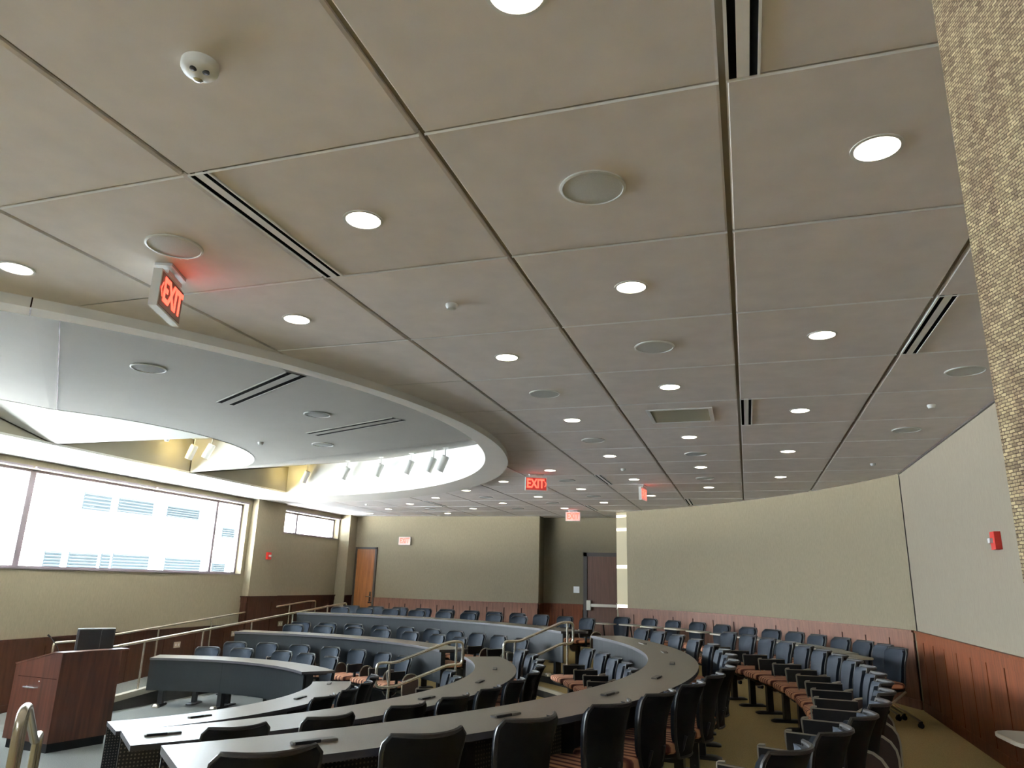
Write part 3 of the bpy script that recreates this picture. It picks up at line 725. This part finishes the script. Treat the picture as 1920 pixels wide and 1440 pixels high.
seat_row(ts, 8.35-bo, F3, [97.5, 93.4, 89.3, 85.2, 81.1, 76.7, 72.6, 68.4, 64.1, 59.7, 55.6], 'dark high-back seat in the row before the back wall, {} from the oak door', 'seats along the back wall')
seat_row(ts, 4.47-bo, F1, [32.5, 24.5], 'blue-backed tablet-arm seat, {} from the aisle, tucked before the near middle desk', 'tablet seats before the near middle desk')
seat_row(ts, 6.48-bo, F2, [33.5-5.2*k for k in range(7)], 'tablet-arm seat with striped cushion, {} from the aisle rail before the near outermost desk', 'tablet seats before the near outer desk')
seat_row(ts, 8.53-bo, F3, [30.8-3.72*k for k in range(16)], 'fixed tablet-arm seat, {} from the far end of the free-standing curved row', 'fixed seats of the free-standing curved row', .5)
for i, (r, a) in enumerate(((9.45, 56.5), (9.63, 53.2), (9.62, 49.5), (9.73, 46.3), (9.67, 42.2), (9.67, 38.2), (9.72, 35.0), (9.75, 31.9), (9.75, 28.8), (9.78, 25.7), (9.78, 22.6), (9.72, 19.5), (9.62, 16.3))):
    rc.put(pol(r-bo, a, F3), rot_at(a)+R(random.uniform(-5, 5)), f'loose caster chair with open tablet, {ORD[i]} from the recessed exit door along the curved wall', 'loose tablet chairs along the curved wall')
rc.put((1.67, 4.78, F3), R(-86), 'caster chair by the right wall, farther of two whose tablets show at photo right', 'loose tablet chairs by the right wall')
rc.put((1.63, 4.18, F3), R(-88), 'caster chair by the right wall, nearer of two whose tablets show at photo right', 'loose tablet chairs by the right wall')

# ------------------------------------------------------------------ railings
def stair_rail(label, az, r0_, r1_, zl, zh, turn=0, hp=.10):
    t = thing('stair_railing', label, 'railing', (pol(r0_, az, zl) if not turn else (pol(r1_, az)[0]-(r1_-r0_)*math.cos(R(az+turn)), pol(r1_, az)[1]-(r1_-r0_)*math.sin(R(az+turn)), zl)), R(az+turn), 'looped stair handrails in the aisles')
    L = r1_-r0_; dz = zh-zl
    p = fillet([(0, 0, .55), (0, 0, .86), (.26, 0, .86), (L-.20, 0, .86+dz), (L, 0, .86+dz), (L, 0, .55+dz), (L-.20, 0, .55+dz), (.26, 0, .55)], .07, 5, True)
    b = B(); b.tube(p, .020, 10, 0, True); b.obj('handrail', 'painted_rail', t, True)
    for x, z0, z1 in ((.18, 0, .85), (L-hp, dz, .85+dz)):
        b = B(); b.tube([(x, 0, z0), (x, 0, z1)], .018, 10); b.cyl((x, 0), .045, z0, z0+.012); b.obj('post', 'painted_rail', t, True)
    return t
stair_rail('looped pale metal stair railing in the far aisle, lower one beside the middle desk', 41.2, 3.62, 4.86, F1, F2)
stair_rail('looped pale metal stair railing in the far aisle, upper one before the exit door', 41.2, 5.50, 6.66, F2, F3)
stair_rail('shiny metal stair railing end at the bottom left corner beside the lectern', -44.2, 5.46, 6.58, F2, F3, -1.5, .15)
def ramp_rail(label, x, pts, posts, foot):
    t = thing('ramp_railing', label, 'railing', (x, 0, 0), 0, 'long sloping handrails of the ramp')
    b = B(); b.tube(fillet([(0, y, z) for y, z in pts], .05), .021, 10); b.obj('handrail', 'painted_rail', t, True)
    for y, z1 in posts:
        b = B(); b.tube([(0, y, foot(y)), (0, y, z1)], .016, 8); b.obj('post', 'painted_rail', t, True)
    return t
zi = lambda y: EYE-1.08+.0766*(y-9.12)
ramp_rail('long pale handrail on the room side of the ramp, sloping up behind the lectern', RX-.02, [(8.95, zi(8.95)), (15.65, zi(15.65)), (15.68, F3+.12)], [(y, zi(y)) for y in (9.6, 10.9, 12.21, 13.53, 14.85)], lambda y: max(0, (y-8.2)*.0794)+.12)
zo = lambda y: EYE-1.065+.0785*(y-9.25)
ramp_rail('long handrail along the window wall side of the ramp, below the wide window', -10.0, [(8.82, .02), (8.82, zo(9.25)), (9.25, zo(9.25)), (15.55, zo(15.55)), (15.85, zo(15.6)), (15.88, F3)], [(y, zo(y)) for y in (10.9, 12.25, 13.55, 14.8)], lambda y: max(0, (y-8.2)*.0794))

# ------------------------------------------------------------------ lectern with monitor and microphone
lc = thing('lectern', 'walnut lectern with a slanted top on the front floor at photo left', 'lectern', (-7.54, 6.80, 0))
FRv, BLv = Vector((.165, .69)), Vector((-.735, .05))       # plan directions of the front panel and of the near side
def LP(d, w, z): p = BLv*d+FRv*w; return (p.x, p.y, z)
b = B()
side = [(1, .10), (0, .10), (0, 1.045), (.17, 1.045), (1, .90)]
b.loft([[LP(d, w, z) for d, z in side] for w in (0, 1)], 0); b.obj('cabinet', 'walnut', lc)
b = B(); b.loft([[LP(d, w, z) for d, w in ((.05, .04), (.95, .04), (.95, .96), (.05, .96))] for z in (0, .10)], 0); b.obj('plinth', 'black', lc)
b = B(); b.loft([[LP(d, w, z) for d, w in ((-.02, -.01), (.18, -.01), (.18, 1.12), (-.02, 1.12))] for z in (1.045, 1.062)], 0)
b.loft([[LP(d, w, z+dz) for d, w, z in ((.17, -.01, 1.05), (1.01, -.01, .90), (1.01, 1.02, .90), (.17, 1.02, 1.05))] for dz in (0, .012)], 0); b.obj('lectern_top', 'walnut', lc)
b = B(); q = [Vector(LP(d, 0, .665)) for d in (.42, .66)]; o_n = Vector((-.02, -.035, 0)); b.tube([q[0], q[0]+o_n, q[1]+o_n, q[1]], .009, 8); b.obj('handle', 'chrome', lc)
b = B(); b.loft([[tuple(Vector(LP(d, 0, z))+Vector((0, y, 0))) for d, z in ((.04, .770), (.9, .770), (.9, .775), (.04, .775))] for y in (-.003, .002)], 0); b.obj('panel_joint', 'wood_groove', lc)
b = B(); b.lathe(tuple(Vector(LP(.40, 0, .735))+Vector((0, -.004, 0))), [(.010, -.006), (.012, 0), (.010, .006)], 12); b.obj('lock', 'chrome', lc)
mo = thing('computer_monitor', 'black flat monitor seen from behind, standing on the lectern', 'monitor', (-7.756, 7.426, .975), R(-36), None)
b = B(); b.loft([[(x, y, z) for y, z in rrect(.42*s, .27*s, .012, 0, .175)] for x, s in ((-.03, 1), (0, 1), (.02, .9))], 0); b.obj('screen_case', 'screen', mo)
b = B(); b.box(-.028, .004, -.205, .205, .306, .313); b.obj('top_edge', 'white', mo)
b = B(); b.box(.015, .045, .05, .11, .02, .30); b.loft([[(x, y, z) for x, y in rrect(.18, .24, .05, .0, .06)] for z in (0, .015)], 0); b.obj('stand', 'screen', mo)
mi_ = thing('gooseneck_microphone', 'thin gooseneck microphone on the lectern, left of the monitor', 'microphone', (-7.70, 6.90, 1.02))
b = B(); b.tube(fillet([(0, 0, 0), (-.03, -.03, .10), (-.09, -.09, .20)], .08), .005, 6); b.cyl((0, 0), .02, -.01, .01, 12); b.obj('gooseneck', 'black_metal', mi_, True)
b = B(); b.tube([(-.088, -.088, .197), (-.11, -.11, .225)], .010, 8); b.obj('capsule', 'black', mi_, True)

# ------------------------------------------------------------------ ceiling fittings
def cellc(c, r): return (X0+(c-2+.5)*T, Y0+(r+.5)*T)
LANE = {3: 'rightmost ceiling lane', 2: 'second ceiling lane from the right', 1: 'third ceiling lane from the right', 0: 'fourth ceiling lane from the right', -1: 'fifth ceiling lane from the right',
        -2: 'sixth ceiling lane from the right', -3: 'seventh ceiling lane from the right', -4: 'eighth ceiling lane from the right', -5: 'ninth ceiling lane from the right', -6: 'tenth ceiling lane from the right', -7: 'eleventh ceiling lane from the right'}
def make_light():
    t = thing('recessed_downlight', '', 'light', group='round recessed downlights')
    b = B(); b.lathe((0, 0, 0), [(.092, 0), (.092, -.004), (.079, -.005), (.078, -.002), (.078, 0)], 28); b.obj('trim_ring', 'white', t, True)
    b = B(); b.add([(.078*math.cos(2*PI*k/28), .078*math.sin(2*PI*k/28), -.0025) for k in reversed(range(28))], [tuple(range(28))]); b.obj('lens', 'bulb', t)
    return t
def make_speaker(g='grille'):
    t = thing('ceiling_speaker', '', 'speaker', group='round ceiling speakers')
    b = B(); b.lathe((0, 0, 0), [(.136, 0), (.136, -.006), (.126, -.009), (.124, -.003)], 32); b.obj('bezel', 'white', t, True)
    b = B(); b.lathe((0, 0, 0), [(.125, -.004), (.09, -.0065), (.05, -.008), (.002, -.0085)], 32); b.obj('grille', g, t, True)
    return t
lp, spk, spk2 = Proto(make_light()), Proto(make_speaker()), Proto(make_speaker('grille_dark'))
lights = [(1, -1), (0, 0), (2, 0), (1, 1), (-1, 1), (-2, 0), (0, 2), (2, 2), (1, 3), (0, 4), (2, 4), (1, 5), (0, 6), (2, 6), (1, 7), (-1, 7), (0, 8), (2, 8), (1, 9), (-1, 9), (0, 10), (-2, 8), (-3, 9), (-4, 10), (-2, 10), (-3, 11), (-1, 11), (-5, 11), (-6, 12), (-7, 13), (-4, 12), (-5, 13), (-2, 12)]
speakers = [(1, 0), (-1, 0), (1, 2), (0, 3), (0, 5), (1, 6), (3, 3), (3, 5), (1, 8), (-1, 8), (-5, 10), (-3, 10), (-5, 12), (-3, 12), (-1, 10), (-2, 11)]
def place_cells(pr, cells, what):
    seen = {}
    for c, r in sorted(cells):
        k = seen.get(c, 0); seen[c] = k+1
        tot = sum(1 for q in cells if q[0] == c)
        lab = f'{what}, {"only one" if tot == 1 else ORD[k]+" from the camera"} in the {LANE[c]}'
        pr.put((*cellc(c, r), ZC-.0005), 0, lab)
place_cells(lp, lights, 'glowing round downlight')
place_cells(spk, speakers, 'grey round ceiling speaker')
for i, (x, y, lab) in enumerate(((-4.55, 4.42, 'grey round speaker in the folded curved ceiling, nearest to the exit sign'), (-4.10, 6.20, 'grey round speaker in the folded curved ceiling, between its two slot vents'), (-4.98, 7.72, 'grey round speaker in the folded curved ceiling, beyond the second slot vent'), (-6.72, 3.30, 'grey round speaker in the folded curved ceiling at the photo-left edge'))):
    spk2.put((x, y, zplate(x, y)-.0005), 0, lab)
# slot diffusers: two dark slots with pale rails
def make_slot(L, rail='edge_rail', sx=1.0):
    t = thing('slot_diffuser', '', 'vent', group='linear slot air diffusers')
    for x in (-.0375, .0255):
        b = B(); b.box(x*sx, (x+.024)*sx, -L/2, L/2, -.003, .012); b.obj('slot', 'void', t)
    b = B(); b.box(-.0135*sx, .0255*sx, -L/2, L/2, -.004, .012); b.box(-.0375*sx-.010, -.0375*sx, -L/2, L/2, -.006, .012); b.box(.0495*sx, .0495*sx+.009, -L/2, L/2, -.006, .012); b.obj('rail', rail, t)
    return t
sd = Proto(make_slot(T-.012))
SL = ((1.5, -1, 'black slot vent at the top of the photo, beside the fabric wall end'), (-.5, 0, 'long black slot vent beside the large hanging exit sign'), (2.5, 2, 'black slot vent in the rightmost ceiling joint, beside the fabric wall end'), (1.5, 4, 'short-looking black slot vent beside the rectangular air grille'),
      (-.5, 8, 'black slot vent near the red exit sign with right arrow'), (.5, 11, 'black slot vent touching the top of the curved wall'), (-1.5, 12, 'small dark slot vent right of the exit sign before the recessed door'), (-4.5, 11, 'thin dark slot vent far back near the back wall'))
for c, r, lab in SL:
    x, y = cellc(c, r); sd.put((x+.058, y, ZC-.0008), 0, lab)
s2 = Proto(make_slot(1.5, 'plate', 1.9))
for (xa, ya, xb, yb, lab) in ((-4.72, 5.60, -3.46, 4.87, 'slot vent in the folded curved ceiling, nearer one of two'), (-4.72, 7.12, -3.38, 6.58, 'slot vent in the folded curved ceiling, farther one of two')):
    mx_, my_ = (xa+xb)/2, (ya+yb)/2
    s2.put((mx_, my_, ZP-.0008), math.atan2(yb-ya, xb-xa)-PI/2, lab)
# return air grille
x, y = cellc(1, 4)
t = thing('air_grille', 'rectangular beige return air grille in the ceiling', 'vent', (x, y, ZC-.0008))
b = B(); w, h = .30, .29
for q in ((-w, w, -h, -h+.035), (-w, w, h-.035, h), (-w, -w+.035, -h+.035, h-.035), (w-.035, w, -h+.035, h-.035)): b.box(*q, -.008, .004)
b.obj('grille_frame', 'edge_rail', t)
b = B(); b.box(-w+.035, w-.035, -h+.035, h-.035, -.001, .002); b.obj('grille_backing', 'wood_groove', t)
b = B()
for i in range(24):
    yy = -h+.04+(2*h-.08)*i/23; b.box(-w+.035, w-.035, yy-.006, yy+.006, -.005, .0)
b.obj('louvres', 'cream', t)
# detectors
def make_det():
    t = thing('ceiling_sensor', '', 'sensor', group='small round ceiling sensors')
    b = B(); b.lathe((0, 0, 0), [(.035, 0), (.035, -.012), (.025, -.03), (.002, -.034)], 20); b.obj('sensor_body', 'white', t, True)
    return t
dp_ = Proto(make_det())
for c, r, lab in ((0, 1, 'small white round sensor in the ceiling, nearest one, beside a downlight'), (0, 7, 'small white round sensor among the far ceiling panels'), (3, 4, 'small sensor in the rightmost ceiling lane between two speakers'), (3, 7, 'small sensor in the rightmost ceiling lane near the wall corner'), (-6, 11, 'small sensor in the ceiling close to the far window')):
    dp_.put((*cellc(c, r), ZC-.0005), 0, lab)
dp_.put((-5.7, 7.45, ZP-.0005), 0, 'tiny sensor in the folded curved ceiling near the half-round opening')
x, y = -7.45, 7.75
dp_.put((x, y, zdrum(y)-.0005), 0, 'tiny sensor on the bright slope inside the half-round ceiling opening')
x, y = cellc(0, -1)
t = thing('occupancy_sensor', 'white dome sensor with two dark eyes on the nearest ceiling panel', 'sensor', (x, y, ZC-.0005), R(46))
b = B(); b.lathe((0, 0, 0), [(.058, 0), (.058, -.022), (.050, -.034), (.030, -.042), (.002, -.044)], 28); b.obj('dome', 'white', t, True)
for sx in (-1, 1):
    b = B(); b.lathe((sx*.019, -.022, -.040), [(.011, .004), (.011, -.003), (.002, -.004)], 14); b.obj('sensor_eye', 'screen', t, True)
b = B(); b.lathe((.0, .028, -.034), [(.020, .008), (.018, -.006), (.010, -.012), (.001, -.013)], 14); b.obj('lens_bead', 'chrome', t, True)

# track heads in the raised recess
def make_head():
    t = thing('spotlight_head', '', 'light', group='white cylinder spotlights in the ceiling recess')
    b = B(); b.cyl((0, 0), .045, -.012, 0, 16); b.tube([(0, 0, -.01), (0, 0, -.13)], .008, 6); b.obj('stem', 'white', t, True)
    Tm = Matrix.Translation((-.035, 0, -.24)) @ Matrix.Rotation(R(24), 4, Vector((0, 1, 0)))
    n = 20; b = B()
    rg = [[tuple(Tm @ Vector((q*math.cos(2*PI*k/n), q*math.sin(2*PI*k/n), z))) for k in range(n)] for q, z in ((.05, -.12), (.058, -.12), (.058, .11), (.048, .12))]
    b.loft(rg, 0, False, True); b.obj('can', 'white', t, True)
    b = B(); b.add([tuple(Tm @ Vector((.05*math.cos(2*PI*k/n), .05*math.sin(2*PI*k/n), -.112))) for k in reversed(range(n))], [tuple(range(n))]); b.obj('lamp_face', 'spot_bulb', t)
    return t
hd = Proto(make_head())
for i, (x, y, lab) in enumerate(((-8.12, 12.15, 'white cylinder spotlight beside the far triangular fin'), (-7.14, 11.98, 'white cylinder spotlight, second in the arc from the far triangular fin'), (-6.24, 11.62, 'white cylinder spotlight, third in the arc from the far triangular fin'),
      (-5.38, 11.08, 'white cylinder spotlight, fourth in the arc from the far triangular fin'), (-4.66, 10.40, 'white cylinder spotlight, fifth in the arc from the far triangular fin'), (-4.15, 9.68, 'white cylinder spotlight half hidden by the ceiling ring, last of the arc'))):
    hd.put((x, y, zplate(x, y)), 0, lab)
hd.put((-8.30, 9.22, zdrum(9.22)), 0, 'glowing white cylinder spotlight inside the half-round ceiling opening')
hd.put((-7.95, 9.2, zdrum(9.2)), R(15), 'spotlight cut off by the ceiling edge in the half-round opening')

# ------------------------------------------------------------------ exit signs
def text_mesh(txt, size):
    cu = bpy.data.curves.new('exit_text', 'FONT'); cu.body = txt; cu.size = size; cu.align_x = 'CENTER'; cu.align_y = 'CENTER'; cu.extrude = .002; cu.offset = .004
    o = bpy.data.objects.new('exit_text_tmp', cu); COL.objects.link(o); bpy.context.view_layer.update()
    me = bpy.data.meshes.new_from_object(o.evaluated_get(bpy.context.evaluated_depsgraph_get())); bpy.data.objects.remove(o)
    return me
def exit_sign(label, loc, rotz, face, arrow=None, hung=True, both=False, sc_=1.0):
    """local -Y is the reading side; loc is the top centre of the housing"""
    t = thing('exit_sign', label, 'sign', loc, rotz, 'lit red EXIT signs')
    w, h, d = .33*sc_, .205*sc_, .045
    b = B(); b.box(-w/2, w/2, -d/2, d/2, -h, 0); b.obj('housing', 'white', t)
    if hung:
        b = B(); b.box(-.10, .10, -.03, .03, .0, .02); b.box(-.02, .02, -.015, .015, 0, ZC-loc[2]-.012); b.box(-.11, .11, -.045, .045, ZC-loc[2]-.016, ZC-loc[2]-.001); b.obj('canopy', 'white', t)
    for side in ((-1, 1) if both else (-1,)):
        b = B(); y = side*(d/2+.002); b.box(-w/2+.012, w/2-.012, y-.0015, y+.0015, -h+.012, -.012); b.obj('face_plate', face, t)
        me = text_mesh('EXIT', .165*sc_); me.materials.clear(); me.materials.append(M['exit_red'])
        o = bpy.data.objects.new('lettering', me); COL.objects.link(o); o.parent = t
        o.rotation_euler = (PI/2, 0, 0 if side < 0 else PI); o.location = (-.012*(1 if arrow == 'R' else -1 if arrow == 'L' else 0), side*(d/2+.005), -h/2); o.scale = (.80, 1.12, 1)
        if arrow:
            sx = 1 if arrow == 'R' else -1; x = sx*(w/2-.030); b = B(); y = side*(d/2+.005)
            b.add([(x, y, -h/2+.04), (x+sx*.024, y, -h/2), (x, y, -h/2-.04), (x-sx*.012, y, -h/2-.04), (x+sx*.010, y, -h/2), (x-sx*.012, y, -h/2+.04)], [(0, 1, 4, 5), (1, 2, 3, 4)])
            b.obj('chevron', 'exit_red', t)
    return t
e0 = (Vector((-2.90, 2.86, ZC-.055)))
exit_sign('large hanging EXIT sign with left arrow, red letters on a dark face, nearest', e0, math.atan2(.23, -.10), 'exit_face_grey', 'L', both=False)
exit_sign('red EXIT sign with right arrow hanging beside the curved ceiling ring', (-2.96, 10.42, ZC-.05), R(27), 'exit_face_red', 'R')
exit_sign('pale pink EXIT sign hanging before the recessed exit door', (-3.62, 15.8, ZC-.045), R(5), 'exit_face_pink')
exit_sign('EXIT sign seen almost edge-on, hanging before the curved wall', (-1.55, 11.85, ZC-.05), R(82), 'exit_face_pink')
exit_sign('pink EXIT sign mounted on the back wall right of the oak door', (-8.40, YB-.025, EYE+1.052), 0, 'exit_face_pink', hung=False)

# ------------------------------------------------------------------ wall devices
t = thing('fire_alarm', 'red fire alarm strobe on the pale right wall near the fabric wall end', 'alarm', (XR, 7.24, EYE+.45))
b = B(); b.box(-.05, 0, -.06, .06, -.075, .075); b.obj('alarm_body', 'alarm_red', t)
b = B(); b.box(-.075, -.05, -.015, .045, -.02, .02); b.obj('strobe_lens', 'white', t)
t = thing('fire_alarm', 'red fire alarm strobe on the wall between the two windows', 'alarm', (XW+.16, 13.75, EYE+.41))
b = B(); b.box(0, .05, -.06, .06, -.075, .075); b.obj('alarm_body', 'alarm_red', t)
b = B(); b.box(.05, .072, -.03, .03, -.02, .02); b.obj('strobe_lens', 'white', t)
b = B(); b.box(-4.04, -3.895, YD-.004, YD-.001, EYE-.215, EYE-.065)
tag(b.obj('notice', 'paper'), 'small white paper notice beside the recessed exit door', 'notice')
for x, y, z, lab in ((XW+.03, 11.52, EYE-1.28, 'pale wall outlet below the window handrail, nearest to the lectern'), (XW+.03, 13.1, EYE-1.17, 'pale wall outlet just left of the far middle desk end'), (XW+.03, 14.66, EYE-1.045, 'pale wall outlet on the wood panelling, farthest along the ramp')):
    t = thing('wall_outlet', lab, 'outlet', (x, y, z), 0, 'pale wall outlets along the ramp')
    b = B(); b.box(0, .012, -.08, .08, -.05, .05); b.obj('cover_plate', 'cream', t)
    b = B(); b.box(.012, .014, -.05, -.02, -.02, .02); b.box(.012, .014, .02, .05, -.02, .02); b.obj('socket', 'grille', t)

# ------------------------------------------------------------------ light and colour
w = bpy.data.worlds.new('world'); sc.world = w; w.use_nodes = True
bg = w.node_tree.nodes['Background']; bg.inputs[0].default_value = (.74, .87, 1.0, 1); bg.inputs[1].default_value = 9.0
def portal(y0, y1, z0, z1, front=False):
    l = bpy.data.lights.new('window_portal', 'AREA'); l.shape = 'RECTANGLE'; l.size = y1-y0; l.size_y = z1-z0; l.cycles.is_portal = True
    o = bpy.data.objects.new('window_portal', l); COL.objects.link(o); o.location = (XW-.28, (y0+y1)/2, (z0+z1)/2)
    o.rotation_euler = (0, -PI/2, 0); l.size, l.size_y = z1-z0, y1-y0
    if front: o.location = ((y0+y1)/2, -3.36, (z0+z1)/2); o.rotation_euler = (PI/2, 0, 0); l.size, l.size_y = y1-y0, z1-z0
portal(1.0, 13.12, SILL, HEAD); portal(14.29, 16.85, EYE+.95, HEAD); portal(FX0, FX1, FZ0, FZ1, True)
for i, (x, y) in enumerate(((-8.35, 9.12), (-8.35, 11.95))):      # warm glow of the spotlights in the two ceiling pockets
    l = bpy.data.lights.new('spot_glow', 'POINT'); l.energy = 2.2; l.color = (1, .78, .30); l.shadow_soft_size = .04
    o = bpy.data.objects.new('spot_glow', l); COL.objects.link(o); o.location = (x, y, zdrum(9.12)-.16)
sun = bpy.data.lights.new('sun', 'SUN'); sun.energy = 380; sun.angle = R(2); sun.color = (1, 1, 1)
so = bpy.data.objects.new('sun', sun); COL.objects.link(so); so.rotation_euler = (0, R(22), R(12))   # shines away from the window wall, onto the building and ground outside
sc.view_settings.view_transform = 'Standard'; sc.view_settings.look = 'None'; sc.view_settings.exposure = 1.2
sc.cycles.use_denoising = True
sc.cycles.max_bounces = 8; sc.cycles.diffuse_bounces = 5; sc.cycles.sample_clamp_indirect = 8
